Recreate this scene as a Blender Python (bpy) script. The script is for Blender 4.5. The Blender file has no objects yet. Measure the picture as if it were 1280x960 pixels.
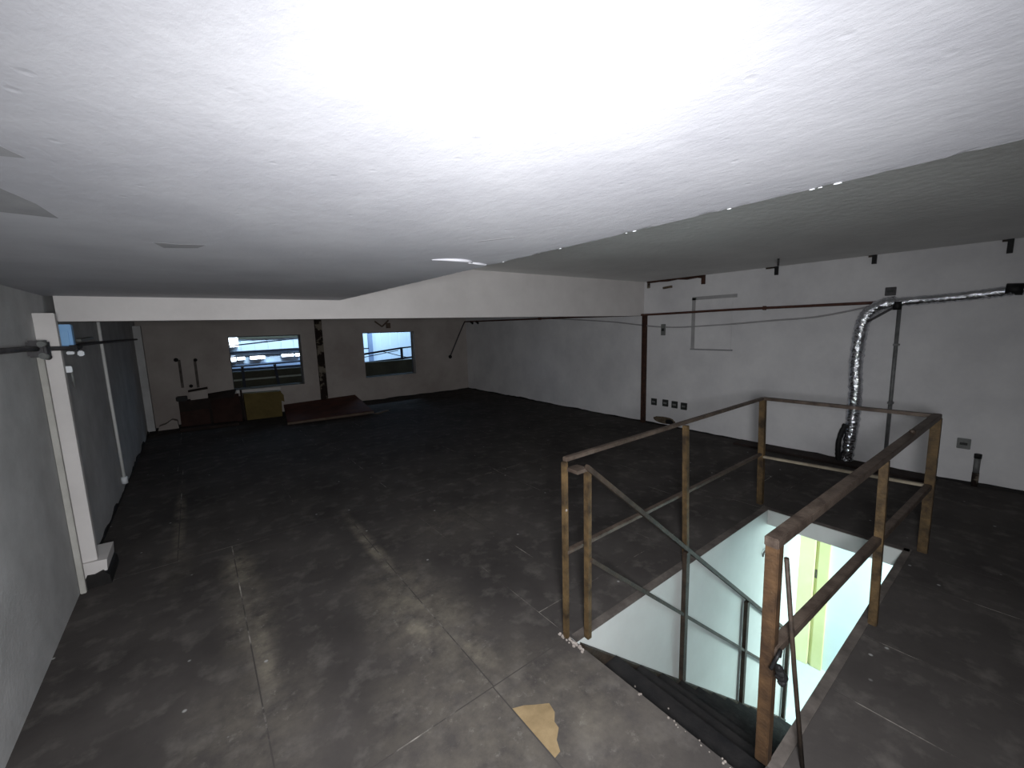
import bpy, bmesh, math, random
from mathutils import Vector, Matrix, noise as mnoise
random.seed(7)
S = bpy.context.scene
COL = S.collection

# ------------------------------------------------------------------ camera
cd = bpy.data.cameras.new('camera'); cam = bpy.data.objects.new('camera', cd); COL.objects.link(cam)
cd.sensor_fit = 'HORIZONTAL'; cd.sensor_width = 36.0; cd.lens = 516.03 / 1280 * 36.0
cd.clip_start = 0.02; cd.clip_end = 200
R_ = Vector((0.79137174, -0.61073064, -0.02718196))
U_ = Vector((0.10550752, 0.09264804, 0.99009318))
F_ = Vector((0.60216188, 0.78639966, -0.13775572))
cam.matrix_world = Matrix(((R_.x, U_.x, -F_.x, 0), (R_.y, U_.y, -F_.y, 0), (R_.z, U_.z, -F_.z, 1.6), (0, 0, 0, 1)))
S.camera = cam

# ------------------------------------------------------------------ world, lights, exposure
S.view_settings.view_transform = 'Standard'; S.view_settings.look = 'None'
S.view_settings.gamma = 1; S.view_settings.use_curve_mapping = False
S.view_settings.exposure = 0.0
w = bpy.data.worlds.new('night_sky'); S.world = w; w.use_nodes = True
w.node_tree.nodes['Background'].inputs[0].default_value = (0.25, 0.36, 0.6, 1)
w.node_tree.nodes['Background'].inputs[1].default_value = 0.02

def lamp(name, kind, loc, energy, color, aim=None, **kw):
    d = bpy.data.lights.new(name, kind); o = bpy.data.objects.new(name, d); COL.objects.link(o)
    d.energy = energy; d.color = color; o.location = loc
    for k, v in kw.items(): setattr(d, k, v)
    if aim is not None:
        o.rotation_euler = (Vector(aim) - Vector(loc)).to_track_quat('-Z', 'Y').to_euler()
    return o
# the photographer's torch
TORCH = Vector((0.0, -0.12, 1.53))
lamp('torch_light', 'SPOT', TORCH, 350, (0.97, 0.98, 1.0), TORCH + Vector((0.56, 0.82, -0.50)),
     spot_size=math.radians(158), spot_blend=1.0, shadow_soft_size=0.16)
# fluorescent light of the storey below
lamp('lower_room_light', 'AREA', (4.55, -0.62, -0.34), 150, (0.78, 1.0, 0.965), (5.4, 0.25, -1.45), shape='RECTANGLE', size=0.25, size_y=0.9)
# street lighting on the building across the road
lamp('street_light', 'AREA', (5.2, 12.6, 4.2), 330, (0.45, 0.7, 1.0), (5.3, 15, 1.0), shape='RECTANGLE', size=1.5, size_y=0.3)
lamp('street_light', 'AREA', (1.6, 12.4, 3.2), 170, (0.55, 0.78, 1.0), (1.7, 15, 1.0), shape='RECTANGLE', size=1.5, size_y=0.3)

# ------------------------------------------------------------------ materials
def lin(c):
    return tuple(((v / 255) / 12.92 if v / 255 <= 0.04045 else ((v / 255 + 0.055) / 1.055) ** 2.4) for v in c)
def mat(name, c1, c2=None, scale=6.0, rough=0.8, metal=0.0, bump=0.0, bscale=60.0, lo=0.35, hi=0.65, spec=0.3):
    m = bpy.data.materials.new(name); m.use_nodes = True
    nt = m.node_tree; N = nt.nodes; L = nt.links
    b = N['Principled BSDF']; b.inputs['Roughness'].default_value = rough; b.inputs['Metallic'].default_value = metal
    b.inputs['Specular IOR Level'].default_value = spec
    c1 = (*lin(c1), 1); c2 = (*lin(c2), 1) if c2 else c1
    tc = N.new('ShaderNodeTexCoord')
    n = N.new('ShaderNodeTexNoise'); n.inputs['Scale'].default_value = scale; n.inputs['Detail'].default_value = 8
    n.inputs['Roughness'].default_value = 0.65
    L.new(tc.outputs['Object'], n.inputs['Vector'])
    r = N.new('ShaderNodeValToRGB'); r.color_ramp.elements[0].position = lo; r.color_ramp.elements[1].position = hi
    r.color_ramp.elements[0].color = c1; r.color_ramp.elements[1].color = c2
    L.new(n.outputs['Fac'], r.inputs['Fac']); L.new(r.outputs['Color'], b.inputs['Base Color'])
    if bump > 0:
        n2 = N.new('ShaderNodeTexNoise'); n2.inputs['Scale'].default_value = bscale; n2.inputs['Detail'].default_value = 6
        L.new(tc.outputs['Object'], n2.inputs['Vector'])
        bp = N.new('ShaderNodeBump'); bp.inputs['Strength'].default_value = bump; bp.inputs['Distance'].default_value = 0.01
        L.new(n2.outputs['Fac'], bp.inputs['Height']); L.new(bp.outputs['Normal'], b.inputs['Normal'])
    return m
def emit(name, c, s):
    m = bpy.data.materials.new(name); m.use_nodes = True; nt = m.node_tree
    b = nt.nodes['Principled BSDF']; b.inputs['Base Color'].default_value = (*c, 1)
    b.inputs['Emission Color'].default_value = (*c, 1); b.inputs['Emission Strength'].default_value = s
    return m

def slab_mat():
    # rough painted plaster with brush ridges and a few lumps
    m = mat('painted_plaster_ceiling', (166, 166, 172), (180, 180, 185), 2.5, 0.55, 0, 0, spec=0.35)
    nt = m.node_tree; N = nt.nodes; L = nt.links; b = N['Principled BSDF']
    tc = N.new('ShaderNodeTexCoord'); mp = N.new('ShaderNodeMapping'); mp.inputs['Scale'].default_value = (17, 9, 10)
    mp.inputs['Rotation'].default_value = (0, 0, 0.5)
    L.new(tc.outputs['Object'], mp.inputs['Vector'])
    n = N.new('ShaderNodeTexNoise'); n.inputs['Scale'].default_value = 2.2; n.inputs['Detail'].default_value = 8; n.inputs['Roughness'].default_value = 0.66
    L.new(mp.outputs['Vector'], n.inputs['Vector'])
    v = N.new('ShaderNodeTexVoronoi'); v.inputs['Scale'].default_value = 14; L.new(tc.outputs['Object'], v.inputs['Vector'])
    vr = N.new('ShaderNodeMapRange'); vr.inputs[1].default_value = 0.0; vr.inputs[2].default_value = 0.12; vr.inputs[3].default_value = 0.55; vr.inputs[4].default_value = 0.0
    L.new(v.outputs['Distance'], vr.inputs[0])
    ad = N.new('ShaderNodeMath'); ad.operation = 'ADD'; L.new(n.outputs['Fac'], ad.inputs[0]); L.new(vr.outputs[0], ad.inputs[1])
    bp = N.new('ShaderNodeBump'); bp.inputs['Strength'].default_value = 0.16; bp.inputs['Distance'].default_value = 0.012
    bp.invert = True
    L.new(ad.outputs[0], bp.inputs['Height']); L.new(bp.outputs['Normal'], b.inputs['Normal'])
    return m

def floor_mat():
    # black floor sheets, worn to grey, with dust and scuffs in places people walk
    m = bpy.data.materials.new('worn_black_floor'); m.use_nodes = True
    nt = m.node_tree; N = nt.nodes; L = nt.links; b = N['Principled BSDF']
    b.inputs['Roughness'].default_value = 0.9; b.inputs['Specular IOR Level'].default_value = 0.12
    tc = N.new('ShaderNodeTexCoord')
    def nz(scale, detail=8, rough=0.6):
        n = N.new('ShaderNodeTexNoise'); n.inputs['Scale'].default_value = scale; n.inputs['Detail'].default_value = detail
        n.inputs['Roughness'].default_value = rough; L.new(tc.outputs['Object'], n.inputs['Vector']); return n.outputs['Fac']
    def ramp(src, a, bb):
        r = N.new('ShaderNodeMapRange'); r.inputs[1].default_value = a; r.inputs[2].default_value = bb; r.clamp = True
        L.new(src, r.inputs[0]); return r.outputs[0]
    def math_(op, a, bb):
        q = N.new('ShaderNodeMath'); q.operation = op
        for i, s in enumerate((a, bb)):
            if isinstance(s, (int, float)): q.inputs[i].default_value = s
            else: L.new(s, q.inputs[i])
        return q.outputs[0]
    def mix(fac, a, bb):
        q = N.new('ShaderNodeMix'); q.data_type = 'RGBA'; L.new(fac, q.inputs[0])
        for i, s in ((6, a), (7, bb)):
            if isinstance(s, tuple): q.inputs[i].default_value = (*lin(s), 1)
            else: L.new(s, q.inputs[i])
        return q.outputs[2]
    base = mix(ramp(nz(1.7), 0.3, 0.72), (58, 55, 54), (80, 76, 74))
    base = mix(ramp(nz(7.0), 0.52, 0.8), base, (100, 96, 92))
    # trodden dusty areas (x, y, radius x, radius y)
    tot = None
    for x, y, rx, ry, s in ((0.86, 2.05, .30, .75, .9), (0.80, 1.30, .55, .55, .5), (0.10, 2.75, .16, .8, .75), (1.15, 1.05, .4, .45, .5), (.90, 2.95, .06, .8, 1.3), (.80, 2.0, .10, .35, 1.3), (.96, 1.62, .10, .2, 1.2), (-.25, 4.5, .05, 1.2, 1.2), (.12, 2.3, .07, .5, 1.2), (.09, 3.25, .12, .35, 1.2),
                            (0.05, 1.9, .3, .5, .45), (0.62, 1.55, .25, .3, .4), (1.6, 2.9, .6, .4, .3), (-0.25, 3.7, .1, .5, .4)):
        mp = N.new('ShaderNodeVectorMath'); mp.operation = 'SUBTRACT'; mp.inputs[1].default_value = (x, y, 0); L.new(tc.outputs['Object'], mp.inputs[0])
        m2 = N.new('ShaderNodeVectorMath'); m2.operation = 'MULTIPLY'; m2.inputs[1].default_value = (1 / rx, 1 / ry, 0); L.new(mp.outputs[0], m2.inputs[0])
        ln = N.new('ShaderNodeVectorMath'); ln.operation = 'LENGTH'; L.new(m2.outputs[0], ln.inputs[0])
        e = N.new('ShaderNodeMapRange'); e.interpolation_type = 'SMOOTHSTEP'
        e.inputs[1].default_value = 1.25; e.inputs[2].default_value = 0.1; e.inputs[3].default_value = 0; e.inputs[4].default_value = s
        L.new(ln.outputs['Value'], e.inputs[0])
        tot = e.outputs[0] if tot is None else math_('MAXIMUM', tot, e.outputs[0])
    blot = ramp(nz(6.5, 12, 0.7), 0.36, 0.80)
    c = mix(math_('MULTIPLY', tot, blot), base, (134, 127, 114))
    fine = ramp(nz(17.0, 12, 0.75), 0.57, 0.66)
    c = mix(math_('MULTIPLY', math_('MULTIPLY', tot, fine), 0.55), c, (150, 146, 138))
    # paint flecks
    v = N.new('ShaderNodeTexVoronoi'); v.inputs['Scale'].default_value = 7.0; v.inputs['Randomness'].default_value = 1
    L.new(tc.outputs['Object'], v.inputs['Vector'])
    fl = ramp(v.outputs['Distance'], 0.075, 0.04)
    sp = N.new('ShaderNodeSeparateColor'); L.new(v.outputs['Color'], sp.inputs[0])
    gate = ramp(sp.outputs[0], 0.6, 0.62)
    c = mix(math_('MULTIPLY', fl, gate), c, (150, 150, 148))
    L.new(c, b.inputs['Base Color'])
    bp = N.new('ShaderNodeBump'); bp.inputs['Strength'].default_value = 0.25; bp.inputs['Distance'].default_value = 0.004
    L.new(nz(45, 6), bp.inputs['Height']); L.new(bp.outputs['Normal'], b.inputs['Normal'])
    return m

M = dict(
    slab=slab_mat(),
    ceil=mat('grey_concrete_ceiling', (220, 220, 218), (234, 234, 232), 1.3, 0.9, bump=0.5, bscale=18),
    beam=mat('white_painted_beam', (206, 202, 200), (218, 214, 212), 2.0, 0.7, bump=0.08, bscale=30),
    wall=mat('white_painted_wall', (204, 203, 205), (222, 221, 222), 1.6, 0.8, bump=0.12, bscale=35),
    wallf=mat('stained_front_wall', (160, 151, 146), (184, 177, 172), 0.9, 0.85, bump=0.15, bscale=25),
    walll=mat('grey_painted_side_wall', (178, 178, 178), (200, 200, 200), 3, 0.85, bump=0.2, bscale=50),
    floor=floor_mat(),
    joint=mat('dusty_floor_joint', (66, 62, 60), (168, 162, 154), 2.6, 0.95, lo=0.52, hi=0.68),
    black=mat('black_floor_paint', (24, 23, 23), (36, 34, 33), 8, 0.7),
    blackstair=mat('black_stair_paint', (22, 22, 24), (38, 36, 36), 9, 0.7, bump=0.3, bscale=40),
    rail=mat('rusty_ochre_steel', (50, 40, 29), (104, 84, 56), 11, 0.65, 0.1, bump=0.3, bscale=90),
    raild=mat('dark_rusted_steel', (44, 37, 32), (70, 59, 50), 14, 0.6, 0.15, bump=0.3, bscale=90),
    railt=mat('rubbed_brown_rail', (62, 52, 46), (98, 86, 77), 12, 0.5, 0.2, bump=0.25, bscale=80),
    rust=mat('rusted_column_steel', (40, 27, 23), (76, 50, 40), 9, 0.8, 0.0, bump=0.6, bscale=60),
    rustbk=mat('flaking_column_paint', (34, 24, 20), (120, 112, 100), 5, 0.85, bump=0.5, bscale=40, lo=0.5, hi=0.56),
    pipe=mat('brown_pipe', (66, 44, 38), (90, 60, 50), 12, 0.6),
    dpipe=mat('dark_grey_pipe', (58, 56, 58), (84, 82, 84), 12, 0.55),
    foil=mat('crumpled_foil', (196, 198, 204), (226, 228, 232), 18, 0.16, 1.0, bump=1.0, bscale=38),
    grey=mat('galvanised_conduit', (98, 99, 99), (124, 125, 125), 15, 0.5, 0.2),
    palec=mat('white_pvc_conduit', (214, 214, 212), (226, 226, 224), 10, 0.5),
    beige=mat('pale_grey_channel', (168, 166, 160), (190, 188, 182), 5, 0.7),
    rubber=mat('black_rubber', (18, 18, 19), (28, 28, 29), 20, 0.6),
    dark=mat('dark_socket_plastic', (40, 42, 42), (56, 58, 57), 20, 0.5),
    mid=mat('grey_socket_plastic', (104, 106, 105), (122, 124, 122), 20, 0.5),
    blue=mat('plain_pale_blue', (128, 178, 226), (150, 196, 238), 6, 0.5),
    white=mat('white_plastic', (226, 230, 234), None, 6, 0.5),
    patch=mat('grey_bare_plaster', (132, 132, 135), (146, 146, 148), 9, 0.9),
    bare=mat('bare_tan_board', (124, 106, 78), (152, 132, 100), 9, 0.8),
    crumb=mat('crumbled_mortar', (120, 112, 106), (164, 156, 150), 20, 0.95),
    hole=mat('broken_plaster_cavity', (74, 64, 52), (112, 100, 84), 14, 0.95),
    lower=mat('stairwell_paint', (190, 192, 190), (202, 204, 202), 1.5, 0.75),
    lowdoor=mat('pale_door_wall_paint', (206, 220, 226), (216, 228, 232), 1.5, 0.6),
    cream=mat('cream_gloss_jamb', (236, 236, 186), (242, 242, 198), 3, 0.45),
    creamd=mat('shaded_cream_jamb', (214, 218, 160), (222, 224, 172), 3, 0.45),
    lfloor=mat('pale_tile_floor', (206, 216, 220), (216, 224, 228), 3, 0.4),
    redb=mat('red_brown_board', (66, 40, 34), (96, 54, 42), 5, 0.8, bump=0.3, bscale=30),
    redd=mat('dark_red_board', (46, 32, 29), (62, 42, 37), 5, 0.85, bump=0.3, bscale=30),
    dbrown=mat('dark_brown_board', (36, 29, 27), (50, 40, 36), 5, 0.85),
    tanedge=mat('board_edge', (86, 74, 64), (104, 90, 78), 10, 0.85),
    olive=mat('olive_cardboard', (88, 76, 42), (108, 94, 54), 4, 0.85, bump=0.2, bscale=20),
    facade=mat('pale_sheet_cladding', (214, 222, 230), (226, 232, 238), 0.8, 0.6),
    facadeb=mat('blue_grey_band', (120, 134, 160), (146, 158, 182), 0.8, 0.6),
    dark_out=mat('dark_street_metal', (26, 30, 42), (38, 42, 54), 3, 0.6),
    ledge=mat('olive_marquee', (60, 58, 48), (76, 74, 62), 2, 0.9),
    ledgel=mat('pale_marquee_flashing', (150, 152, 140), (166, 168, 156), 2, 0.9),
    railb=mat('brown_weathered_post', (54, 40, 29), (88, 66, 45), 11, 0.65, 0.1, bump=0.3, bscale=90),
    edge=mat('worn_grey_edging', (70, 65, 62), (108, 101, 96), 7, 0.85),
    palegrey=mat('plain_pale_grey', (150, 149, 150), (164, 163, 164), 7, 0.85),
    lit=mat('lit_pale_rail', (128, 118, 102), (160, 150, 132), 9, 0.6),  # back mid rail: light falling on its top is put into the colour
    frame=mat('grey_window_frame', (64, 66, 70), (78, 80, 84), 6, 0.5),
    tube=emit('fluorescent_glow', (0.86, 0.92, 1.0), 9.0),
    flood=emit('floodlight_glow', (0.92, 0.96, 1.0), 12.0),
)

# ------------------------------------------------------------------ mesh helpers
def B(): return bmesh.new()
def box(bm, x0, x1, y0, y1, z0, z1):
    vs = [bm.verts.new(p) for p in ((x0, y0, z0), (x1, y0, z0), (x1, y1, z0), (x0, y1, z0), (x0, y0, z1), (x1, y0, z1), (x1, y1, z1), (x0, y1, z1))]
    for f in ((3, 2, 1, 0), (4, 5, 6, 7), (0, 1, 5, 4), (1, 2, 6, 5), (2, 3, 7, 6), (3, 0, 4, 7)):
        bm.faces.new([vs[i] for i in f])
    return vs
def hexa(bm, pts):
    vs = [bm.verts.new(p) for p in pts]
    for f in ((3, 2, 1, 0), (4, 5, 6, 7), (0, 1, 5, 4), (1, 2, 6, 5), (2, 3, 7, 6), (3, 0, 4, 7)):
        bm.faces.new([vs[i] for i in f])
def bar(bm, a, b, w_, h_, up=(0, 0, 1)):
    # square-section bar, its section w_ across and h_ along 'up'
    a = Vector(a); b = Vector(b); d = (b - a).normalized(); up = Vector(up)
    if abs(d.dot(up)) > 0.99: up = Vector((0, 1, 0))
    s = d.cross(up).normalized(); u = s.cross(d).normalized()
    pts = []
    for p in (a, b):
        for i, j in ((-1, -1), (1, -1), (1, 1), (-1, 1)):
            pts.append(p + s * (i * w_ / 2) + u * (j * h_ / 2))
    vs = [bm.verts.new(p) for p in pts]
    for f in ((0, 1, 2, 3), (7, 6, 5, 4), (0, 4, 5, 1), (1, 5, 6, 2), (2, 6, 7, 3), (3, 7, 4, 0)):
        bm.faces.new([vs[i] for i in f])
    return vs
def tube(bm, path, r, seg=10, rfun=None, cap=True):
    P = [Vector(p) for p in path]; rings = []
    ref = Vector((0.13, 0.21, 0.97))
    for i, p in enumerate(P):
        d = (P[min(i + 1, len(P) - 1)] - P[max(i - 1, 0)]).normalized()
        s = d.cross(ref)
        if s.length < 1e-3: s = d.cross(Vector((1, 0, 0)))
        s.normalize(); u = s.cross(d)
        ring = []
        for k in range(seg):
            a = 2 * math.pi * k / seg
            rr = rfun(i, k, r) if rfun else r
            ring.append(bm.verts.new(p + (s * math.cos(a) + u * math.sin(a)) * rr))
        rings.append(ring)
    for i in range(len(rings) - 1):
        for k in range(seg):
            f = bm.faces.new((rings[i][k], rings[i][(k + 1) % seg], rings[i + 1][(k + 1) % seg], rings[i + 1][k])); f.smooth = True
    if cap:
        bm.faces.new(rings[0][::-1]); bm.faces.new(rings[-1])
def prism(bm, poly, z0, z1, axis=2):
    # extrude a 2-D polygon between z0 and z1 along an axis
    def P(q, z):
        return {2: (q[0], q[1], z), 1: (q[0], z, q[1]), 0: (z, q[0], q[1])}[axis]
    a = [bm.verts.new(P(q, z0)) for q in poly]; b = [bm.verts.new(P(q, z1)) for q in poly]
    n = len(poly); bm.faces.new(a[::-1]); bm.faces.new(b)
    for i in range(n): bm.faces.new((a[i], a[(i + 1) % n], b[(i + 1) % n], b[i]))
def spline(pts, n=8):
    P = [Vector(p) for p in pts]; out = []
    for i in range(len(P) - 1):
        p0 = P[max(i - 1, 0)]; p1 = P[i]; p2 = P[i + 1]; p3 = P[min(i + 2, len(P) - 1)]
        for k in range(n):
            t = k / n
            out.append(0.5 * ((2 * p1) + (p2 - p0) * t + (2 * p0 - 5 * p1 + 4 * p2 - p3) * t * t + (3 * p1 - p0 - 3 * p2 + p3) * t ** 3))
    out.append(P[-1]); return out
def build(name, bm, m, parent=None, bevel=0.0, loc=None):
    bmesh.ops.recalc_face_normals(bm, faces=bm.faces)
    if bevel: bmesh.ops.bevel(bm, geom=list(bm.edges), offset=bevel, segments=2, affect='EDGES', clamp_overlap=True)
    if loc is None:
        loc = Vector((0, 0, 0))
    me = bpy.data.meshes.new(name); bm.to_mesh(me); bm.free()
    me.materials.append(M[m] if isinstance(m, str) else m)
    o = bpy.data.objects.new(name, me); COL.objects.link(o)
    if parent is not None: o.parent = parent; 
    return o
def empty(name):
    o = bpy.data.objects.new(name, None); COL.objects.link(o); o.empty_display_size = 0.1; return o
def tag(o, label, cat, group=None):
    o['label'] = label; o['category'] = cat
    if group: o['group'] = group
    return o
def struct(name, bm, m, parent=None, label=None, **kw):
    o = build(name, bm, m, parent, **kw)
    if parent is None: o['kind'] = 'structure'
    if label: o['label'] = label
    return o
def boxo(name, dims, m, parent=None, bevel=0.0):
    bm = B(); box(bm, *dims); return build(name, bm, m, parent, bevel)

XL, XR, YF, YB = -0.73, 5.70, 9.35, -1.3
ZS, ZC, SX, BY = 1.877, 2.232, 1.098, 3.96        # slab height, ceiling height, slab edge, beam face
HX0, HX1, HY0, HY1 = 1.385, 3.72, 0.485, 1.33     # stair opening

# ------------------------------------------------------------------ floor, with its sheets
fb = B()
for x0, x1, y0, y1 in ((XL - .1, HX0, YB, YF + .2), (HX1 + .025, XR + .1, YB, YF + .2), (HX0, HX1 + .025, YB, HY0), (HX0, HX1 + .025, HY1 + .1, YF + .2)):
    box(fb, x0, x1, y0, y1, -0.13, -0.0012)
floor = struct('floor', fb, 'joint', label='worn black sheet floor of the attic room with pale dusty joints')
def sheet(x0, x1, y0, y1):
    g = 0.0032; bm = B()
    box(bm, x0 + (g if x0 > XL else -0.05), x1 - (g if x1 not in (XR, HX0) else 0), y0 + (g if y0 not in (HY1, HY0) else 0), y1 - (g if y1 not in (HY0, HY1) else 0), -0.0012, 0.0)
    return build('floor_sheet', bm, 'floor', floor)
def row(y0, y1, xs):
    for a, b in zip(xs[:-1], xs[1:]): sheet(a, b, y0, y1)
row(YB, 0.47, [XL, .905, HX0]); row(0.47, 1.385, [XL, .905, HX0])
row(YB, HY0, [HX0, 2.045, 2.54, 3.3, HX1]); row(YB, 1.385, [HX1, 4.245, 5.05, XR])
row(HY1, 1.62, [HX0, 2.54, HX1])
sheet(XL, .075, 1.385, 3.665); sheet(.075, .91, 1.385, 3.665); sheet(.91, HX0, 1.385, 3.665); sheet(HX0, 1.725, 1.62, 3.665)
row(1.62, 3.665, [1.725, 2.555, 3.415]); row(1.62, 3.665, [3.415, HX1, 4.27, 5.1, XR]); row(1.385, 1.62, [HX1, XR])
row(3.665, 6.22, [XL, -.25, .60, 1.42, 2.57, 3.42, 4.28, 5.1, XR])
row(6.22, 8.7, [XL, -.30, .45, 1.25, 2.1, 2.95, 3.8, 4.7, XR]); row(8.7, YF, [XL, .4, 1.7, 3.1, 4.4, XR])
# worn spot where the black coat has come off, and a rim along the opening
bm = B(); prism(bm, [(.908, 1.245), (.955, 1.225), (.99, 1.20), (1.045, 1.165), (1.035, 1.12), (1.005, 1.09), (1.0, 1.06), (.96, 1.03), (.94, .99), (.908, .985)], 0.0, 0.0012)
o = build('bare_patch', bm, 'bare', floor); o['label'] = 'tan triangular bare patch in the floor paint'
bm = B(); box(bm, HX0 + .02, HX1 + .05, HY1, HY1 + .05, 0, 0.004); box(bm, HX1, HX1 + .045, HY0 - .03, HY1, 0, 0.004); box(bm, HX0 + .1, HX1 + .05, HY0 - .04, HY0, 0, 0.004)
struct('trim_1', bm, 'edge', label='flat steel edging around the stair opening')
bm = B()
for i in range(26):
    t = i / 25; x = HX0 - 0.02 + random.uniform(-.012, .016); y = HY1 + .10 - t * .16 + random.uniform(-.01, .01); s = random.uniform(.004, .011)
    bmesh.ops.create_icosphere(bm, subdivisions=1, radius=s, matrix=Matrix.Translation((x, y, s * .3)))
for i in range(16):
    x = HX0 + random.uniform(-.016, .003); y = random.uniform(.56, 1.0); s = random.uniform(.002, .006)
    bmesh.ops.create_icosphere(bm, subdivisions=1, radius=s, matrix=Matrix.Translation((x, y, s * .3)))
o = build('mortar_crumbs', bm, 'crumb', floor); o['kind'] = 'stuff'; o['label'] = 'pale mortar crumbs at the edge of the stair opening'

# ------------------------------------------------------------------ walls, beam, ceilings
struct('wall_right', (lambda b: (box(b, XR, XR + .2, YB, YF + .2, -.05, ZC + .1), b)[1])(B()), 'wall')
struct('wall_left', (lambda b: (box(b, XL - .2, XL, YB, YF + .2, -.05, ZC + .1), b)[1])(B()), 'walll')
struct('wall_back', (lambda b: (box(b, XL - .2, XR + .2, YB - .2, YB, -.05, ZC + .1), b)[1])(B()), 'wall')
W1 = (0.53, 1.755, 0.545, 1.557); W2 = (3.02, 4.235, 0.54, 1.555)
bm = B()
for x0, x1, z0, z1 in ((XL, W1[0], -.05, ZC + .1), (W1[1], W2[0], -.05, ZC + .1), (W2[1], XR, -.05, ZC + .1), (W1[0], W1[1], -.05, W1[2]), (W1[0], W1[1], W1[3], ZC + .1),
                       (W2[0], W2[1], -.05, W2[2]), (W2[0], W2[1], W2[3], ZC + .1)):
    box(bm, x0, x1, YF, YF + .2, z0, z1)
wall_front = struct('wall_front', bm, 'wallf')
struct('ceiling', (lambda b: (box(b, XL - .2, XR + .2, YB - .2, YF + .2, ZC, ZC + .1), b)[1])(B()), 'ceil', label='grey upper ceiling over the right side of the room')
# lowered slab with a chipped right edge
bm = B()
n = 260; ys = [YB + (BY + .02 - YB) * i / n for i in range(n + 1)]
def chip(y): return SX + 0.002 * mnoise.noise((y * 5, 3.1, 0)) + 0.004 * mnoise.noise((y * 31, 1.1, 0))
rows = []
for y in ys:
    x = chip(y); dz = max(0, 0.004 * mnoise.noise((y * 37, 7.7, 0)))
    rows.append([bm.verts.new(p) for p in ((XL - .02, y, ZS), (x - .02, y, ZS), (x, y, ZS + dz), (x + .002, y, ZC + .02), (XL - .02, y, ZC + .02))])
for a, b in zip(rows[:-1], rows[1:]):
    for k in range(5): bm.faces.new((a[k], a[(k + 1) % 5], b[(k + 1) % 5], b[k]))
bm.faces.new(rows[0]); bm.faces.new(rows[-1][::-1])
slab = struct('ceiling_soffit', bm, 'slab', label='bright white lowered ceiling slab with a rough plaster face')
for poly in ([(-.60, 1.30), (-.30, 1.19), (-.25, 1.2), (-.225, 1.30), (-.215, 1.43), (-.33, 1.415), (-.55, 1.42)], [(-.45, .96), (-.19, .945), (-.172, .99), (-.40, 1.04)],
             [(-.062, 1.655), (.0, 1.655), (.064, 1.632), (.058, 1.66), (.045, 1.70), (-.04, 1.745)]):
    bm = B(); prism(bm, poly, ZS - .0003, ZS + .01)
    build('bare_plaster_patch', bm, 'patch', slab)['label'] = 'grey patch of bare plaster on the white slab'
bm = B(); path = spline([(.80, 1.555, ZS - .001), (.845, 1.515, ZS - .003), (.90, 1.495, ZS - .004), (.955, 1.51, ZS - .003), (1.0, 1.565, ZS - .001)], 6)
tube(bm, path, .007, 8, lambda i, k, r: r * (0.25 + 0.75 * math.sin(math.pi * i / 24)))
tube(bm, spline([(.97, 1.55, ZS), (1.02, 1.545, ZS - .003), (1.075, 1.57, ZS)], 5), .006, 6)
build('plaster_ridge', bm, 'slab', slab)['label'] = 'raised curved plaster ridge near the slab corner'
bm = B()
for y, q in ((.30, .0035), (.33, .002), (.345, .0025), (.52, .0025), (.80, .003), (.83, .002), (1.12, .0025), (1.47, .003)):
    bmesh.ops.create_icosphere(bm, subdivisions=1, radius=q, matrix=Matrix.Translation((SX - .002, y, ZS - .001)) @ Matrix.Diagonal((1, 2.5, .5, 1)))
o = build('plaster_chips', bm, 'white', slab); o['kind'] = 'stuff'; o['label'] = 'white chips along the broken slab edge'
bm = B(); bar(bm, (.77, 1.17, ZS), (.835, 1.055, ZS), .010, .0008); build('plaster_crack', bm, 'patch', slab)
bm = B(); box(bm, -.683, XR, BY, BY + .22, 1.713, ZC + .02)
struct('trim_2', bm, 'beam', label='white downstand beam crossing the room under the ceiling', bevel=.004)
# pilasters on the left wall
bm = B(); box(bm, XL - .01, -.64, 3.67, 3.725, .165, 1.755)
struct('trim_3', bm, 'beam', label='white pilaster on the left wall under the beam end', bevel=.003)
bm = B(); prism(bm, [(XL - .01, 0), (-.715, .0), (-.70, .05), (-.66, .075), (-.60, .085), (-.595, .16), (XL - .01, .165)], 3.655, 3.95, axis=1)
struct('trim_4', bm, 'beam', label='white stepped base of the left pilaster')
bm = B(); box(bm, XL - .01, -.635, 8.9, 9.05, .05, 1.77)
struct('trim_5', bm, 'walll', label='far pilaster on the left wall near the front wall')
# black paint run up the wall feet
def skirting(name, axis, c, a, b, h, th, m='black', seed=0, amp=.03):
    bm = B(); n = int(abs(b - a) * 9) + 2; lo = []; hi = []; lo2 = []; hi2 = []
    for i in range(n + 1):
        t = a + (b - a) * i / n; z = max(.012, h + amp * mnoise.noise((t * 2.3, seed, 0)) + amp * .6 * mnoise.noise((t * 9.1, seed, 4)))
        P = (lambda q, zz: (q, t, zz)) if axis == 0 else (lambda q, zz: (t, q, zz))
        lo.append(bm.verts.new(P(c, 0))); hi.append(bm.verts.new(P(c, z))); lo2.append(bm.verts.new(P(c + th, 0))); hi2.append(bm.verts.new(P(c + th, z)))
    for i in range(n):
        bm.faces.new((lo2[i], lo2[i + 1], hi2[i + 1], hi2[i])); bm.faces.new((hi[i], hi2[i], hi2[i + 1], hi[i + 1]))
        bm.faces.new((lo[i], hi[i], hi[i + 1], lo[i + 1])); bm.faces.new((lo[i], lo[i + 1], lo2[i + 1], lo2[i]))
    bm.faces.new((lo[0], lo2[0], hi2[0], hi[0])); bm.faces.new((lo[-1], hi[-1], hi2[-1], lo2[-1]))
    return struct(name, bm, m, label='uneven black paint band along the foot of the wall')
bm = B(); prism(bm, [(XL - .01, 0), (-.585, 0), (-.59, .06), (-.62, .095), (-.66, .08), (-.695, .085), (-.71, .05)], 3.63, 3.96, axis=1)
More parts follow.
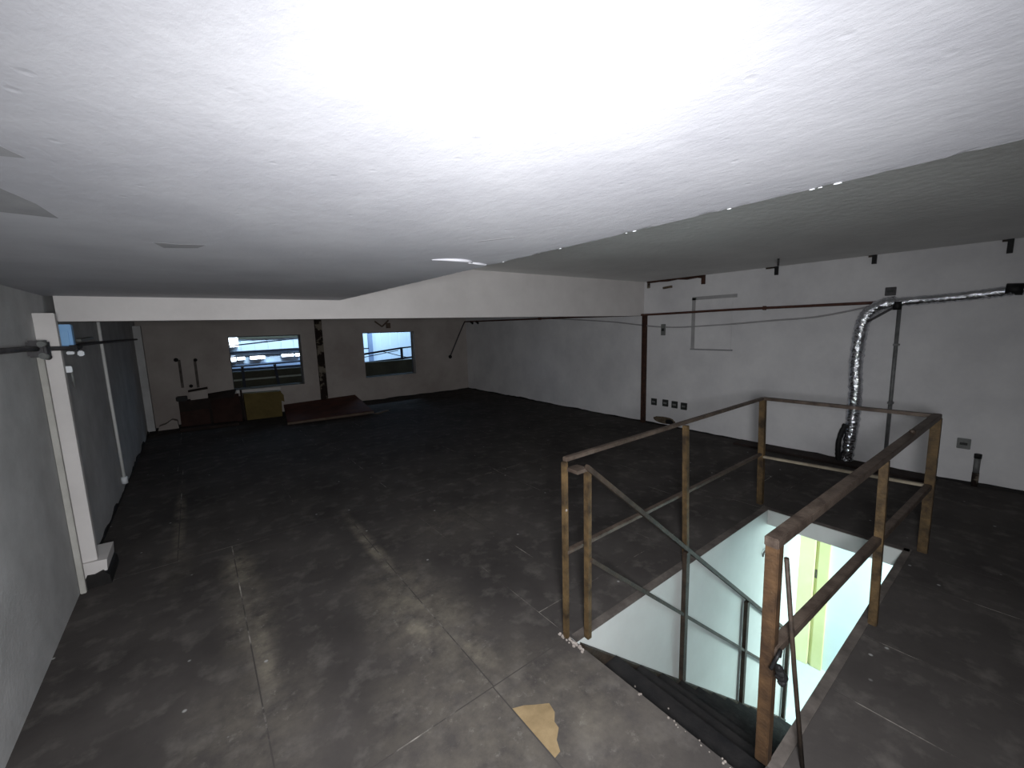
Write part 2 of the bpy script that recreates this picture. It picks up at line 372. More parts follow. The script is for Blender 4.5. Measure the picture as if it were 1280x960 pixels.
struct('baseboard_pilaster', bm, 'black', label='black paint lumped round the foot of the left pilaster')
skirting('baseboard_right', 0, XR, YB, YF, .022, -.006, seed=1.3, amp=.02)
skirting('baseboard_left', 0, XL, 3.95, 8.9, .03, .006, seed=5.3, amp=.07)
skirting('baseboard_front', 1, YF, XL, XR, .02, -.006, seed=8.3, amp=.02)

# columns and steel on the walls
bm = B(); bar(bm, (5.67, 3.925, 0), (5.67, 3.925, 1.72), .07, .06)
struct('trim_6', bm, 'rust', label='rusted steel stanchion on the right wall below the beam end', bevel=.004)
bm = B(); bar(bm, (2.10, 9.31, 0), (2.10, 9.31, ZC), .13, .08)
struct('trim_7', bm, 'rustbk', label='flaking rusty column between the two windows', bevel=.004)

# windows
for i, (x0, x1, z0, z1) in enumerate((W1, W2)):
    bm = B(); t = .018; y0, y1 = YF + .14, YF + .17
    box(bm, x0, x0 + t, y0, y1, z0, z1); box(bm, x1 - t, x1, y0, y1, z0, z1); box(bm, x0 + t, x1 - t, y0, y1, z1 - t, z1); box(bm, x0 + t, x1 - t, y0, y1, z0, z0 + t)
    wn = struct('window_%d' % (i + 1), bm, 'frame', label=('left window with fluorescent lamps behind cables outside', 'right window with pale blue cladding outside')[i])
    s = boxo('window_sill', (x0, x1, YF - .004, YF + .118, z0, z0 + .004), 'ledge', wn)
bm = B(); bar(bm, (0.565, 9.33, .515), (1.30, 9.33, .50), .02, .05)
struct('trim_8', bm, 'beam', label='pale ledge strip under the left window')

# ------------------------------------------------------------------ right wall fittings
def pipe_path(*p): return spline(p, 8)
t = empty('pipe'); t.location = (5.62, 9.3, 1.76)
tag(t, 'long thin brown pipe running along the right wall just under the beam', 'pipe')
def part(name, bm, m, root, **kw):
    # geometry is authored in world space; keep it there under its thing
    o = build(name, bm, m, root, **kw); o.matrix_parent_inverse = Matrix.Translation(-root.location); return o
bm = B(); tube(bm, pipe_path((5.63, 9.30, 1.757), (5.63, 7.2, 1.745), (5.63, 5.4, 1.738), (5.63, 3.9, 1.725), (5.63, 2.6, 1.74), (5.63, 1.6, 1.742), (5.63, .9, 1.748), (5.63, .2, 1.80), (5.63, -.6, 1.84)), .016, 10)
part('pipe_run', bm, 'pipe', t)
bm = B(); tube(bm, [(5.63, 9.30, 1.757), (5.45, 9.31, 1.42), (5.18, 9.32, .90)], .016, 8)
part('pipe_drop', bm, 'dpipe', t)
bm = B(); bmesh.ops.create_uvsphere(bm, u_segments=10, v_segments=8, radius=.045, matrix=Matrix.Translation((5.175, 9.32, .88)))
part('end_cap', bm, 'rubber', t)
for y in (9.0, 8.75):
    bm = B(); bar(bm, (5.63, y, 1.755), (5.70, y, 1.70), .03, .05); part('bracket', bm, 'rubber', t)
for y in (6.4, 2.2, .3):
    bm = B(); bar(bm, (5.62, y, 1.742 if y > 1 else 1.79), (5.70, y, 1.742 if y > 1 else 1.79), .014, .05); part('bracket', bm, 'pipe', t)

bm = B(); tube(bm, pipe_path((5.685, 6.07, 1.735), (5.69, 4.67, 1.64), (5.69, 3.6, 1.53), (5.69, 2.75, 1.547), (5.69, 2.16, 1.584), (5.69, 1.66, 1.616), (5.69, 1.22, 1.70)), .010, 8)  # thin pale grey tube sagging along the wall face
tag(build('cable', bm, 'palegrey'), 'thin pale grey line sagging along the right wall below the brown pipe', 'cable')  # plain pale grey line, perhaps not a cable

# foil duct
t = empty('foil_duct'); t.location = (5.6, 1.25, 0)
tag(t, 'crumpled silver foil duct bending from the wall pipe down to the floor', 'duct')
def crinkle(seed):
    def f(i, k, r): return r * (1 + .20 * mnoise.noise((i * .8, k * 1.3, seed)) + .05 * ((i % 2) * 2 - 1))
    return f
down = spline([(5.60, .97, 1.735), (5.60, 1.10, 1.705), (5.60, 1.20, 1.60), (5.60, 1.235, 1.40), (5.60, 1.245, 1.10), (5.60, 1.23, .75), (5.60, 1.235, .4), (5.60, 1.26, .02)], 10)
bm = B(); tube(bm, down, .060, 16, crinkle(1.0)); part('foil_drop', bm, 'foil', t)
hor = spline([(5.60, .99, 1.735), (5.60, .75, 1.745), (5.60, .62, 1.752), (5.60, .42, 1.768), (5.60, .22, 1.79), (5.60, -.2, 1.82), (5.60, -.6, 1.84)], 10)
bm = B(); tube(bm, hor, .043, 16, crinkle(4.0)); part('foil_run', bm, 'foil', t)
bm = B(); tube(bm, [(5.545, 1.17, 1.55), (5.545, .985, 1.68)], .012, 8); part('brace', bm, 'dpipe', t)
bm = B(); tube(bm, [(5.56, .955, 1.66), (5.56, .955, 1.70), (5.56, .955, 1.74)], .035, 10); part('collar', bm, 'rubber', t)
for y in (.225,):
    bm = B(); zz = 1.79 if y < .4 else 1.752; tube(bm, [(5.60, y - .05, zz + .006), (5.60, y + .05, zz + .012)], .050, 14); part('strap', bm, 'rubber', t)
bm = B(); tube(bm, spline([(5.58, 1.285, .44), (5.56, 1.325, .28), (5.55, 1.325, .12), (5.56, 1.32, .015)], 6), .026, 8, crinkle(9.)); part('cable_loop', bm, 'rubber', t)

t = empty('conduit'); t.location = (5.66, .95, .1); tag(t, 'straight grey conduit down the right wall beside the foil duct', 'conduit')
bm = B(); tube(bm, [(5.665, .955, 1.66), (5.665, .95, .02)], .017, 10); part('tube', bm, 'grey', t)
for z in (1.3, .7):
    bm = B(); box(bm, 5.645, 5.70, .93, .975, z, z + .02); part('clip', bm, 'grey', t)

def wallplate(name, y, z, wy, hz, label, cat, body='dark', inner='mid', group=None, th=.02):
    r = empty(name); r.location = (XR, y, z); tag(r, label, cat, group)
    bm = B(); box(bm, XR - th, XR, y - wy / 2, y + wy / 2, z - hz / 2, z + hz / 2); part('back_box', bm, body, r, bevel=.003)
    bm = B(); box(bm, XR - th - .006, XR - th + .002, y - wy * .28, y + wy * .28, z - hz * .12, z + hz * .12); part('socket_face', bm, inner, r)
    return r
for y, z, lab in ((3.745, .36, 'dark wall socket nearest the rusted stanchion, leftmost of four'), (3.545, .365, 'dark wall socket second from the rusted stanchion'),
                  (3.39, .36, 'dark wall socket third from the rusted stanchion'), (3.24, .355, 'dark wall socket farthest from the rusted stanchion, rightmost of four')):
    wallplate('wall_socket', y, z, .095, .105, lab, 'socket', group='dark sockets low on the right wall')
wallplate('wall_socket', .41, .385, .09, .10, 'single grey and black socket right of the stair railing', 'socket', body='mid', inner='dark')
wallplate('wall_switch', 3.61, 1.49, .07, .17, 'small grey switch plate high beside the rusted stanchion', 'switch', body='mid', inner='dark')
wallplate('junction_box', 1.04, 1.85, .085, .085, 'small dark grey box above the brown pipe and foil bend', 'box', body='dpipe', inner='dark')
# patched-in hatch
r = empty('wall_hatch'); r.location = (XR, 2.86, 1.2); tag(r, 'white blocked hatch with a dark lower edge on the right wall', 'hatch')
bm = B(); box(bm, XR - .012, XR, 2.60, 3.11, 1.215, 1.90); part('panel', bm, 'wall', r, bevel=.003)
bm = B(); box(bm, XR - .016, XR, 2.58, 3.17, 1.197, 1.215); part('ledge', bm, 'patch', r)
bm = B(); box(bm, XR - .006, XR, 3.11, 3.165, 1.215, 1.93); box(bm, XR - .006, XR, 2.55, 3.165, 1.90, 1.945); part('plaster_margin', bm, 'palegrey', r)
# broken plaster
r = empty('plaster_break'); r.location = (XR, 3.55, .09); tag(r, 'ragged broken hole in the plaster under the four sockets', 'hole')
def blob(cy, cz, ry, rz, n, seed):
    return [(cy + ry * math.cos(2 * math.pi * k / n) * (1 + .25 * mnoise.noise((k * 1.7, seed, 0))), cz + rz * math.sin(2 * math.pi * k / n) * (1 + .25 * mnoise.noise((k * 1.3, seed, 5)))) for k in range(n)]
bm = B(); prism(bm, blob(3.56, .09, .19, .055, 18, 2.), XR - .006, XR, axis=0); part('cavity', bm, 'hole', r)
bm = B(); prism(bm, blob(3.47, .078, .07, .038, 14, 3.), XR - .009, XR - .005, axis=0); part('dark_pocket', bm, 'rubber', r)
# rusted strip and stubs at the top of the wall
r = empty('rusted_angle'); r.location = (XR, 3.4, ZC); tag(r, 'rust-stained broken steel angle at the top corner of the right wall by the beam', 'bracket')
bm = B(); prism(bm, [(3.02, ZC), (3.02, 2.19), (3.10, 2.205), (3.25, 2.195), (3.4, 2.212), (3.55, 2.20), (3.7, 2.208), (3.86, 2.205), (3.90, 2.215), (3.90, ZC)], XR - .03, XR, axis=0); part('flange', bm, 'rust', r)
bm = B(); box(bm, XR - .03, XR, 2.985, 3.03, 2.11, ZC); part('stub', bm, 'rust', r)
bm = B(); box(bm, XR - .02, XR, 3.86, 3.90, 2.13, ZC); part('stub', bm, 'rustbk', r)
bm = B(); bar(bm, (XR - .02, 3.62, 2.11), (XR - .02, 3.48, 2.12), .03, .03); part('chip', bm, 'hole', r)
for y, h, lab in ((2.10, .10, 'black stub of a cut hanger nearest the hatch, with a bent end'), (1.19, .09, 'short black hanger stub above the foil duct bend'), (.285, .12, 'black hanger stub at the far right of the wall top')):
    r = empty('hanger_stub'); r.location = (XR, y, ZC); tag(r, lab, 'hanger', 'cut hanger stubs along the wall top')
    bm = B(); box(bm, XR - .03, XR, y - .018, y + .018, ZC - h, ZC); part('rod', bm, 'rubber', r)
    bm = B(); box(bm, XR - .02, XR, y + .01, y + (.12 if y > 2 else .05), ZC - .018, ZC); part('flange', bm, 'raild', r)
bm = B(); bar(bm, (4.96, 1.82, ZC - .004), (5.34, 1.96, ZC - .02), .02, .03); tag(build('ceiling_hook', bm, 'rubber'), 'small dark bent wire hook on the grey upper ceiling', 'hook')
# pipe stub by the floor
r = empty('pipe_stub'); r.location = (5.66, .31, 0); tag(r, 'capped pipe stub standing at the wall foot right of the railing', 'pipe')
bm = B(); tube(bm, [(5.665, .31, 0), (5.665, .31, .13)], .024, 10); part('rusted_foot', bm, 'rustbk', r)
bm = B(); tube(bm, [(5.665, .31, .13), (5.665, .31, .27)], .022, 10); part('sleeve', bm, 'grey', r)
bm = B(); tube(bm, [(5.665, .31, .27), (5.665, .31, .31)], .026, 10); part('cap', bm, 'rubber', r)
# timber batten lying along the wall base behind the railing
bm = B(); box(bm, 5.44, 5.66, .55, 2.4, .002, .03); tag(build('batten', bm, 'dbrown', bevel=.003), 'dark flat board lying along the right wall behind the railing', 'board')

# ------------------------------------------------------------------ left wall fittings
t = empty('gas_pipe'); t.location = (-.68, 3.5, 1.54); tag(t, 'dark grey pipe with fittings running along the left wall across the pilaster', 'pipe')
bm = B(); tube(bm, [(-.69, YB + .05, 1.56), (-.69, 3.2, 1.552), (-.69, 3.50, 1.547)], .014, 8); part('pipe_run', bm, 'dpipe', t)
bm = B(); tube(bm, spline([(-.69, 3.50, 1.547), (-.66, 3.58, 1.545), (-.615, 3.66, 1.543), (-.60, 3.8, 1.54), (-.60, 3.98, 1.543), (-.66, 4.3, 1.55), (-.69, 5.2, 1.555), (-.69, 8.8, 1.56)], 6), .013, 8); part('pipe_run', bm, 'dpipe', t)
bm = B(); box(bm, -.73, -.655, 3.44, 3.55, 1.50, 1.595); part('clamp_block', bm, 'dpipe', t, bevel=.01)
bm = B(); tube(bm, [(-.665, 3.40, 1.575), (-.655, 3.44, 1.575)], .016, 10); part('union_nut', bm, 'mid', t)
bm = B(); tube(bm, [(-.665, 3.40, 1.51), (-.655, 3.46, 1.50)], .017, 10); part('union_nut', bm, 'mid', t)
bm = B(); box(bm, -.625, -.585, 3.78, 3.86, 1.52, 1.56); part('valve', bm, 'rubber', t, bevel=.006)
bm = B(); box(bm, -.60, -.57, 3.86, 3.90, 1.485, 1.52); part('white_tap', bm, 'white', t, bevel=.006)
bm = B(); box(bm, -.64, -.605, 3.80, 3.84, 1.50, 1.52); part('white_tap', bm, 'white', t, bevel=.004)
bm = B(); bar(bm, (-.69, 4.55, 1.585), (-.66, 4.85, 1.60), .03, .02); part('lever', bm, 'mid', t)
bm = B(); bar(bm, (-.712, 3.60, 1.50), (-.712, 3.60, 0.0), .028, .03)
r = build('cable_channel', bm, 'beige', bevel=.003); tag(r, 'narrow pale grey cable channel down the left wall in front of the pilaster', 'channel')
r = empty('blue_block'); r.location = (-.66, 3.83, 1.545); tag(r, 'pale blue block behind the left pilaster under the beam end', 'box')  # plain pale blue block with a slightly raised front
bm = B(); box(bm, -.728, -.60, 3.80, 3.86, 1.545, 1.69); part('body', bm, 'blue', r, bevel=.004)
bm = B(); box(bm, -.715, -.615, 3.792, 3.802, 1.565, 1.645); part('raised_front', bm, 'blue', r)
r = empty('pull_switch'); r.location = (-.62, 3.93, 1.42); tag(r, 'small white switch with a hanging tail on the side of the left pilaster', 'switch')
bm = B(); box(bm, -.66, -.615, 3.73, 3.76, 1.39, 1.43); part('body', bm, 'white', r, bevel=.004)
bm = B(); tube(bm, [(-.628, 3.78, 1.40), (-.628, 3.80, 1.29)], .006, 6); part('tail', bm, 'mid', r)
r = empty('wall_conduit'); r.location = (-.7, 5.71, .12); tag(r, 'thin white conduit hanging down the left wall beyond the pilaster', 'conduit')
bm = B(); tube(bm, [(-.71, 5.71, ZC - .01), (-.71, 5.71, 1.0), (-.705, 5.72, .16)], .014, 8); part('tube', bm, 'palec', r)
bm = B(); tube(bm, [(-.705, 5.72, .17), (-.705, 5.72, .10)], .026, 8); part('end_plug', bm, 'white', r)

# ------------------------------------------------------------------ stair railing
t = empty('stair_railing'); t.location = (1.37, 1.385, 0)
tag(t, 'rusty brown steel guard railing around the stair opening', 'railing')
P1b, P1 = (1.372, 1.388, 0), (1.368, 1.385, .944)
P3b, P3 = (2.47, 1.36, 0), (2.49, 1.40, .93)
P4b, P4 = (3.80, 1.425, 0), (3.79, 1.445, .925)
P5b, P5 = (3.80, .40, 0), (3.79, .405, .935)
P6b, P6 = (2.675, .432, 0), (2.67, .448, .89)
P7b, P7 = (1.50, .503, 0), (1.448, .492, .87)
def post(a, b, w_, m):
    bm = B(); bar(bm, a, b, w_, w_, up=(0, 1, 0)); part('post', bm, m, t, bevel=.003)
for a, b, w_, m in ((P1b, P1, .026, 'rail'), (P3b, P3, .033, 'rail'), (P4b, P4, .045, 'rail'), (P5b, P5, .05, 'rail'), (P6b, P6, .036, 'rail'), (P7b, P7, .042, 'railb')):
    post(a, b, w_, m)
def rail(name, a, b, w_, h_, m):
    bm = B(); bar(bm, a, b, w_, h_); part(name, bm, m, t, bevel=.003)
def off(p, z): return (p[0], p[1], p[2] + z)
rail('top_rail', off(P1, .012), off(P4, .012), .028, .022, 'railt'); rail('top_rail', off(P4, .012), off(P5, .012), .045, .024, 'railt')
rail('top_rail', (P5[0] + .02, P5[1], P5[2] + .01), (P7[0] - .03, P7[1], P7[2] + .012), .044, .034, 'railt')
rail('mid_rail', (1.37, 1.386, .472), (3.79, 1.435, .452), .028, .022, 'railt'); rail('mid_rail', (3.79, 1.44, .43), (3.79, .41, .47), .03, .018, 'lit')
rail('mid_rail', (3.79, .405, .47), (1.46, .487, .475), .036, .034, 'railt')
bm = B(); bmesh.ops.create_icosphere(bm, subdivisions=1, radius=.008, matrix=Matrix.Translation((1.366, 1.374, .70))); part('weld_bead', bm, 'crumb', t)
bm = B(); bmesh.ops.create_icosphere(bm, subdivisions=1, radius=.016, matrix=Matrix.Translation((3.15, .425, .955))); part('weld_bead', bm, 'raild', t)
bm = B()
for k, (x, y, z, s) in enumerate(((1.425, .45, .455, .013), (1.435, .447, .435, .016), (1.445, .445, .412, .017), (1.45, .443, .39, .013))):
    bmesh.ops.create_icosphere(bm, subdivisions=2, radius=s, matrix=Matrix.Translation((x, y, z)))
for v in bm.verts: v.co += Vector((mnoise.noise(v.co * 40), mnoise.noise(v.co * 43 + Vector((5, 0, 0))), 0)) * .008
tube(bm, spline([(1.42, .47, .44), (1.42, .455, .49), (1.45, .455, .50), (1.46, .46, .47)], 5), .006, 6)
tag(build('tape_knot', bm, 'rubber'), 'black knotted tape hanging from the mid rail by the nearest post', 'tape')
bm = B(); tube(bm, [(1.484, .467, .815), (1.53, .437, .41), (1.575, .402, .0)], .0075, 8)
tag(build('steel_rod', bm, 'raild'), 'thin steel rod leaning on the nearest railing post', 'rod')

# ------------------------------------------------------------------ staircase and its handrail
t = empty('staircase'); t.location = (1.4, .9, 0); tag(t, 'steep black steel staircase going down through the floor opening', 'staircase')
SL = .8245; RISE, RUN = 2.45 / 13, (2.45 / 13) / SL
def zt(x): return -SL * (x - 1.42)
for y0, y1 in ((1.285, 1.318), (.50, .515)):
    bm = B(); hexa(bm, [(1.40, y0, -.19), (4.36, y0, -2.45), (4.36, y1, -2.45), (1.40, y1, -.19), (1.40, y0, .002), (4.38, y0, zt(4.38)), (4.38, y1, zt(4.38)), (1.40, y1, .002)])
    part('stringer', bm, 'raild', t)
for k in range(1, 13):
    x = 1.40 + RUN * (k - 1); z = -RISE * k
    bm = B(); box(bm, x - .01, x + RUN + .02, .515, 1.285, z - .02, z + .0); part('tread', bm, 'blackstair', t)
    bm = B(); box(bm, x - .012, x, .515, 1.285, z, z + RISE - .02); part('riser', bm, 'blackstair', t)
bm = B()
for x, y, k, s in ((1.53, .86, 1, .013), (1.47, 1.02, 1, .006), (1.56, 1.10, 1, .005), (1.5, .78, 1, .006), (1.75, 1.0, 2, .006), (1.58, .93, 1, .004)):
    bmesh.ops.create_icosphere(bm, subdivisions=1, radius=s, matrix=Matrix.Translation((x, y, -RISE * k + s * .5)))
o = part('mortar_crumbs', bm, 'crumb', t); o['kind'] = 'stuff'; o['label'] = 'pale crumbs on the top tread'

t = empty('stair_handrail'); t.location = (1.455, 1.31, 0); tag(t, 'sloping double handrail with balusters following the stairs down', 'handrail')
bm = B(); bar(bm, (1.455, 1.315, 0), (1.455, 1.315, .905), .030, .030, up=(0, 1, 0)); part('post', bm, 'rail', t, bevel=.003)
bm = B(); bar(bm, (1.43, 1.30, .925), (4.345, 1.30, -1.455), .024, .026); part('handrail', bm, 'raild', t, bevel=.002)
bm = B(); bar(bm, (1.46, 1.30, .435), (4.345, 1.30, -1.92), .018, .022); part('lower_rail', bm, 'raild', t, bevel=.002)
for x in (2.372, 3.33, 4.34):
    bm = B(); bar(bm, (x, 1.302, zt(x) - .01), (x, 1.302, zt(x) + .925), .042, .03, up=(0, 1, 0)); part('baluster', bm, 'raild', t, bevel=.002)
bm = B(); box(bm, 1.37, 1.44, 1.30, 1.37, .900, .918); part('weld_plate', bm, 'railt', t)

# ------------------------------------------------------------------ storey below
LZ = -2.45
struct('floor_lower', (lambda b: (box(b, -.5, 6.5, -3.0, 2.4, LZ - .1, LZ), b)[1])(B()), 'lfloor', label='pale floor of the storey below')
bm = B(); box(bm, .9, 4.57, HY1, HY1 + .15, LZ, -.131); box(bm, HX0, HX1, HY1, HY1 + .1, -.131, -.003)
struct('wall_stairwell', bm, 'lower', label='white wall below the left edge of the stair opening')
bm = B(); box(bm, 4.4, 5.6, 1.75, 1.9, LZ, -.13); struct('wall_recess', bm, 'lower', label='pale recess wall below')
bm = B(); box(bm, 5.4, 5.55, -3.0, 1.9, LZ, -.13)
struct('wall_doorway', bm, 'lowdoor', label='pale blue-white wall of the storey below')
bm = B(); box(bm, .3, 5.55, -3.1, -3.0, LZ, -.13); struct('wall_lower_back', bm, 'lower', label='rear wall of the storey below')
bm = B(); box(bm, .8, .9, -3.0, 1.48, LZ, -.13); struct('wall_lower_near', bm, 'lower', label='near wall of the storey below')
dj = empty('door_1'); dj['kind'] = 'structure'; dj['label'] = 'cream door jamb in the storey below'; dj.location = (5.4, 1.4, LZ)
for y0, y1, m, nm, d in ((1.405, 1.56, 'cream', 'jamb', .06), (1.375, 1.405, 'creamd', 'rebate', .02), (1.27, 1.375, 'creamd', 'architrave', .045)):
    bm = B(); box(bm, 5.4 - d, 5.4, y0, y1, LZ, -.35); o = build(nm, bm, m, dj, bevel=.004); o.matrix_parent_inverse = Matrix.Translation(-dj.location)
bm = B(); box(bm, 5.372, 5.382, 1.378, 1.402, -1.35, -1.25); o = build('strike_plate', bm, 'grey', dj); o.matrix_parent_inverse = Matrix.Translation(-dj.location)
bm = B(); tube(bm, spline([(3.66, 1.325, -.40), (3.655, 1.315, -.35), (3.72, 1.31, -.345), (3.86, 1.325, -.35)], 5), .007, 6)
tag(build('wall_hook', bm, 'grey'), 'small wire hook on the white stairwell wall', 'hook')
bm = B(); box(bm, HX1, HX1 + .0245, HY0, HY1, -.13, -.0035); struct('trim_9', bm, 'lower', label='white painted slab face at the far end of the stair opening')

# ------------------------------------------------------------------ things heaped along the front wall
def slabboard(name, pts, th, m, label, cat='board', edge=None, group=None):
    # board from four top corners (front-left, front-right, back-right, back-left)
    r = empty(name); r.location = Vector(pts[0]); tag(r, label, cat, group)
    a = [Vector(p) for p in pts]; nrm = (a[1] - a[0]).cross(a[3] - a[0]).normalized()
    bm = B(); hexa(bm, [p - nrm * th for p in a] + a); o = part('panel', bm, m, r, bevel=.003)
    if edge:
        d = (a[0] - a[3]).normalized()
        bm = B(); bar(bm, a[0] + d * .004 - nrm * th * .5, a[1] + d * .004 - nrm * th * .5, .012, th * .9); part('edge_strip', bm, edge, r)
    return r
slabboard('door_panel', [(1.16, 7.95, .055), (2.60, 7.76, .075), (2.73, 9.30, .20), (1.32, 9.30, .17)], .04, 'redb', 'large red-brown board lying on the floor below the flaking column', edge='tanedge')
slabboard('floor_board', [(1.30, 8.0, .022), (2.50, 7.85, .022), (2.62, 9.2, .115), (1.40, 9.22, .085)], .02, 'redd', 'dark red board underneath the large red-brown board')
r = empty('cardboard_sheet'); r.location = (.95, 9.1, 0); tag(r, 'olive cardboard carton standing under the left window', 'carton')
bm = B(); hexa(bm, [(.66, 9.02, 0), (1.235, 8.96, 0), (1.235, 9.22, 0), (.66, 9.25, 0), (.65, 9.06, .50), (1.26, 9.0, .485), (1.26, 9.22, .485), (.65, 9.26, .50)]); part('carton_body', bm, 'olive', r, bevel=.004)
bm = B(); hexa(bm, [(1.245, 9.0, .30), (1.30, 9.0, .27), (1.30, 9.03, .27), (1.245, 9.03, .30), (1.262, 9.02, .46), (1.30, 9.02, .40), (1.30, 9.05, .40), (1.262, 9.05, .46)]); part('torn_flap', bm, 'olive', r)
bm = B(); bar(bm, (.632, 9.00, .01), (.622, 9.2, .56), .03, .04); tag(build('timber_stud', bm, 'dbrown'), 'dark timber stud leaning at the left side of the olive carton', 'timber')
slabboard('leaning_board', [(.15, 8.93, .03), (.58, 8.88, .03), (.585, 9.24, .50), (.155, 9.28, .46)], .03, 'redd', 'dark red board leaning on the wall just left of the carton')
slabboard('leaning_board', [(-.30, 8.99, .03), (.11, 8.95, .03), (.11, 9.10, .30), (-.30, 9.12, .28)], .03, 'redd', 'dark red board leaning below the white box')
slabboard('leaning_board', [(-.32, 8.72, .055), (.50, 8.60, .055), (.50, 8.80, .06), (-.30, 8.90, .06)], .05, 'dbrown', 'dark brown board lying in front of the leaning red boards')
r = empty('debris_box'); r.location = (-.02, 9.2, .48); tag(r, 'small white box on the dark heap left of the left window', 'box')
bm = B(); hexa(bm, [(-.13, 9.1, .475), (.12, 9.08, .485), (.12, 9.3, .485), (-.13, 9.32, .475), (-.14, 9.1, .615), (.12, 9.08, .645), (.12, 9.3, .645), (-.14, 9.32, .615)]); part('body', bm, 'wallf', r, bevel=.006)
bm = B(); hexa(bm, [(-.15, 9.09, .617), (.13, 9.07, .648), (.13, 9.31, .648), (-.15, 9.33, .617), (-.15, 9.09, .632), (.13, 9.07, .665), (.13, 9.31, .665), (-.15, 9.33, .632)]); part('lid', bm, 'dbrown', r)
r = boxo('crate', (-.30, .13, 9.14, 9.31, .0, .47), 'dbrown'); tag(r, 'dark crate under the small white box', 'crate')
r = boxo('backing_board', (-.30, .64, 9.318, 9.34, 0, .43), 'dbrown'); tag(r, 'dark board standing flat against the wall behind the heap', 'board')
r = boxo('dark_block', (-.33, -.17, 9.12, 9.33, .47, .54), 'rubber', bevel=.01); tag(r, 'black lump on the crate left of the small white box', 'block')
bm = B(); prism(bm, [(-.62, 0), (-.34, 0), (-.35, .13), (-.42, .16), (-.50, .10), (-.60, .07)], 9.15, 9.33, axis=1)
tag(build('plaster_chunk', bm, 'wallf'), 'pale lump of plaster on the floor at the far left corner', 'rubble')
slabboard('leaning_board', [(.12, 9.14, .46), (.50, 9.12, .46), (.56, 9.30, .58), (.12, 9.31, .54)], .03, 'dbrown', 'dark brown offcut on top of the heap below the window corner')
bm = B(); bar(bm, (2.66, 7.80, .01), (2.95, 7.98, .01), .07, .02); tag(build('offcut', bm, 'tanedge'), 'short pale offcut beside the red-brown board', 'board')
# old wall chases with plugs
r = empty('wall_chase'); r.location = (-.15, YF, .7); tag(r, 'stained wall chase with dark plugs above the white box', 'chase')
for x, z0, z1 in ((-.22, .68, 1.18), (.0, .66, 1.16)):
    bm = B(); box(bm, x - .02, x + .02, YF - .006, YF, z0, z1); part('chase', bm, 'edge', r)
for x, z, s in ((-.26, 1.18, .035), (.01, 1.16, .03), (-.10, .70, .03)):
    bm = B(); bmesh.ops.create_icosphere(bm, subdivisions=2, radius=s, matrix=Matrix.Translation((x, YF - .01, z))); part('plug', bm, 'rubber', r)
# bracket above right window
r = empty('window_bracket'); r.location = (3.5, YF, 1.75); tag(r, 'olive V-shaped bracket on the wall above the right window', 'bracket')
bm = B(); bar(bm, (3.30, YF - .02, 1.80), (3.46, YF - .02, 1.68), .02, .03); part('arm', bm, 'tanedge', r)
bm = B(); bar(bm, (3.46, YF - .02, 1.68), (3.62, YF - .02, 1.82), .02, .03); part('arm', bm, 'tanedge', r)
bm = B(); box(bm, 3.56, 3.66, YF - .02, YF, 1.64, 1.76); part('base', bm, 'tanedge', r)

# ------------------------------------------------------------------ street side outside the windows
t = empty('street_building'); t.location = (3, 15, -3); tag(t, 'pale blue lit building across the street seen through both windows', 'building')
x = -1.0
while x < 9.5:
    bm = B(); box(bm, x, x + .30, 15.0, 15.12, -3, 3.6); box(bm, x + .30, x + .36, 15.02, 15.12, -3, 3.6)
    part('cladding_sheet', bm, 'facade', t); x += .36
for z0, z1, y, m, nm in ((1.0, 1.09, 14.86, 'dark_out', 'fascia'), (.56, .70, 14.9, 'facadeb', 'lower_band'), (-3, .52, 14.8, 'dark_out', 'base_wall')):
    bm = B(); box(bm, -1, 4.2, y, 15.0, z0, z1); part(nm, bm, m, t)
bm = B(); box(bm, 4.3, 9.5, 14.8, 15.0, -3, .48); part('base_wall', bm, 'dark_out', t)
bm = B(); box(bm, -1, 4.2, 14.93, 15.0, 1.44, 1.62); part('canopy', bm, 'ledge', t)
bm = B(); box(bm, 5.0, 5.14, 14.9, 15.0, -3, 3.6); part('downpipe', bm, 'facadeb', t)
def light_fit(name, x0, x1, z0, z1, y, m, label):
    r = empty(name); r.location = ((x0 + x1) / 2, y, z0); tag(r, label, 'lamp', 'lamps on the building across the street')
    bm = B(); box(bm, x0 - .01, x1 + .01, y + .012, 15.0, z0 - .01, z1 + .01); part('housing', bm, 'facade', r)
    bm = B(); box(bm, x0, x1, y, y + .02, z0, z1); part('diffuser', bm, m, r, bevel=.006)
light_fit('floodlight', .86, 1.07, 1.23, 1.49, 14.7, 'flood', 'square white floodlight at the upper left corner of the left window')
for x0, x1, z0, z1, lab in ((.86, .97, .80, .955, 'round-ended short lamp leftmost below the floodlight'), (1.01, 1.20, .835, .945, 'second short tube lamp from the left in the left window'),
                            (1.34, 1.72, .83, .93, 'long tube lamp in the middle of the left window'), (2.19, 2.52, .855, .955, 'long tube lamp at the right of the left window'), (2.58, 2.76, .85, .93, 'short tube lamp at the right edge of the left window')):
    light_fit('tube_lamp', x0, x1, z0, z1, 14.75, 'tube', lab)
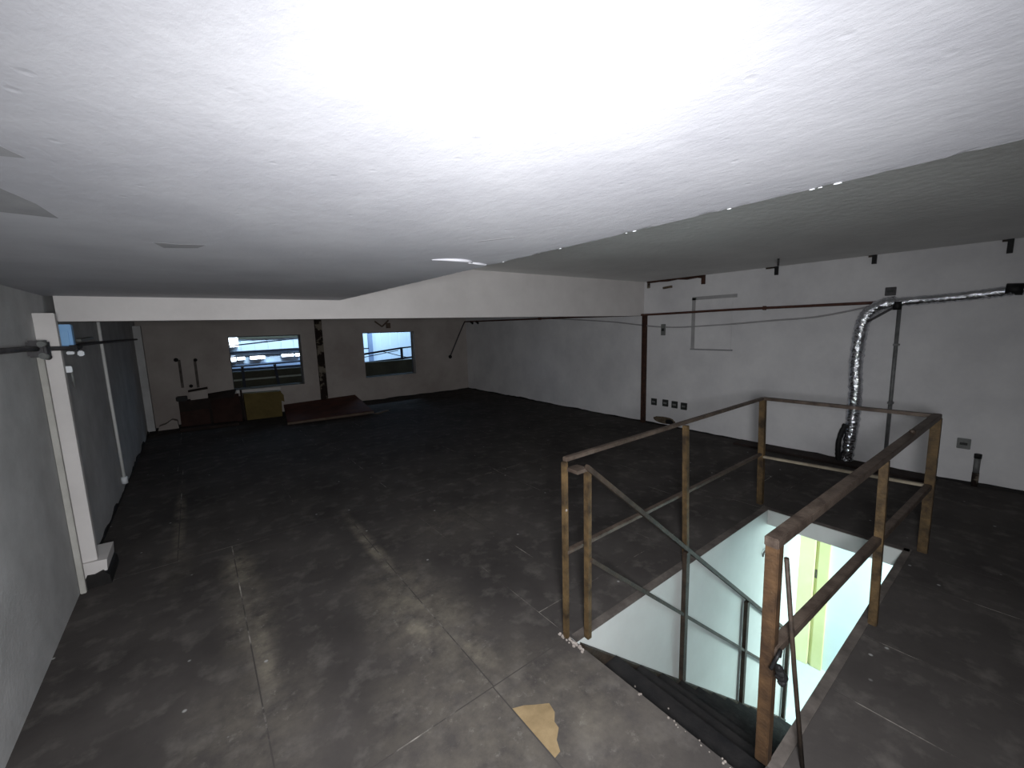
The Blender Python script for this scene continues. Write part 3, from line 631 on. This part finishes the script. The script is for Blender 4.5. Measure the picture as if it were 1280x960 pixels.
for a, b, c, rad, lab in (((-2, 13, 1.05), (.985, 13, 1.32), (3.15, 12.6, 1.52), .018, 'topmost black cable rising across the left window'),
                          ((-2, 12.6, 1.04), (.76, 12.6, 1.14), (3.15, 12.6, 1.17), .022, 'thick black cable above the tube lamps'),
                          ((-2, 12.8, 1.00), (.95, 12.8, 1.025), (3.15, 12.6, 1.06), .020, 'black cable just over the tube lamps'),
                          ((-2, 12.4, .80), (.93, 12.4, .80), (3.15, 12.6, .84), .022, 'black cable just under the tube lamps'),
                          ((-2, 12.2, .78), (.93, 12.2, .735), (3.15, 12.6, .70), .026, 'lowest black cable in the left window')):
    bm = B(); tube(bm, spline([a, b, c], 8), rad, 8); tag(build('cable', bm, 'dark_out'), lab, 'cable', 'cables over the street')
bm = B(); box(bm, -12, 18, 9.6, 18, -3.1, -3); struct('street', bm, 'dark_out', label='dark street below the windows')
bm = B(); tube(bm, [(3.2, 12.6, -3), (3.2, 12.6, 2.4)], .09, 12); struct('utility_pole', bm, 'dark_out', label='dark pole carrying the street cables')
t = empty('marquee'); t.location = (2, 10.4, 0); tag(t, 'dark marquee parapet just outside the windows', 'marquee')
bm = B(); box(bm, -1, 6.5, 10.45, 10.65, -.3, .80); part('parapet', bm, 'ledge', t)
bm = B(); box(bm, -1, 6.5, 9.553, 10.45, -.3, .30); part('roof', bm, 'ledge', t)
bm = B(); box(bm, -1, 2.4, 10.42, 10.45, .615, .65); part('flashing', bm, 'ledgel', t)
for x, dx in ((.78, .0), (1.44, .06)):
    bm = B(); bar(bm, (x, 10.38, .30), (x - dx, 10.38, .92), .05, .05, up=(0, 1, 0)); part('post', bm, 'dark_out', t)
t = empty('street_handrail'); t.location = (4.5, 12, 0); tag(t, 'dark sloping street handrail outside the right window', 'handrail')
bm = B(); bar(bm, (3.4, 12, .88), (5.0, 12, 1.05), .05, .05); part('rail', bm, 'dark_out', t)
bm = B(); bar(bm, (5.0, 12, 1.05), (6.4, 12, 1.13), .05, .04); part('rail', bm, 'dark_out', t)
bm = B(); bar(bm, (3.4, 12, .655), (6.4, 12, .80), .05, .05); part('rail', bm, 'dark_out', t)
bm = B(); bar(bm, (5.0, 12, -3), (5.0, 12, 1.05), .06, .06); part('post', bm, 'dark_out', t)
bm = B(); bar(bm, (3.4, 12.02, .78), (4.9, 12.02, .98), .02, .02); part('brace', bm, 'dark_out', t)
bm = B(); bar(bm, (4.4, 12.02, .98), (5.2, 12.02, .74), .02, .02); part('brace', bm, 'dark_out', t)
bm = B(); box(bm, 3.6, 4.04, 12.05, 12.1, 1.07, 1.10); part('bracket', bm, 'dark_out', t)
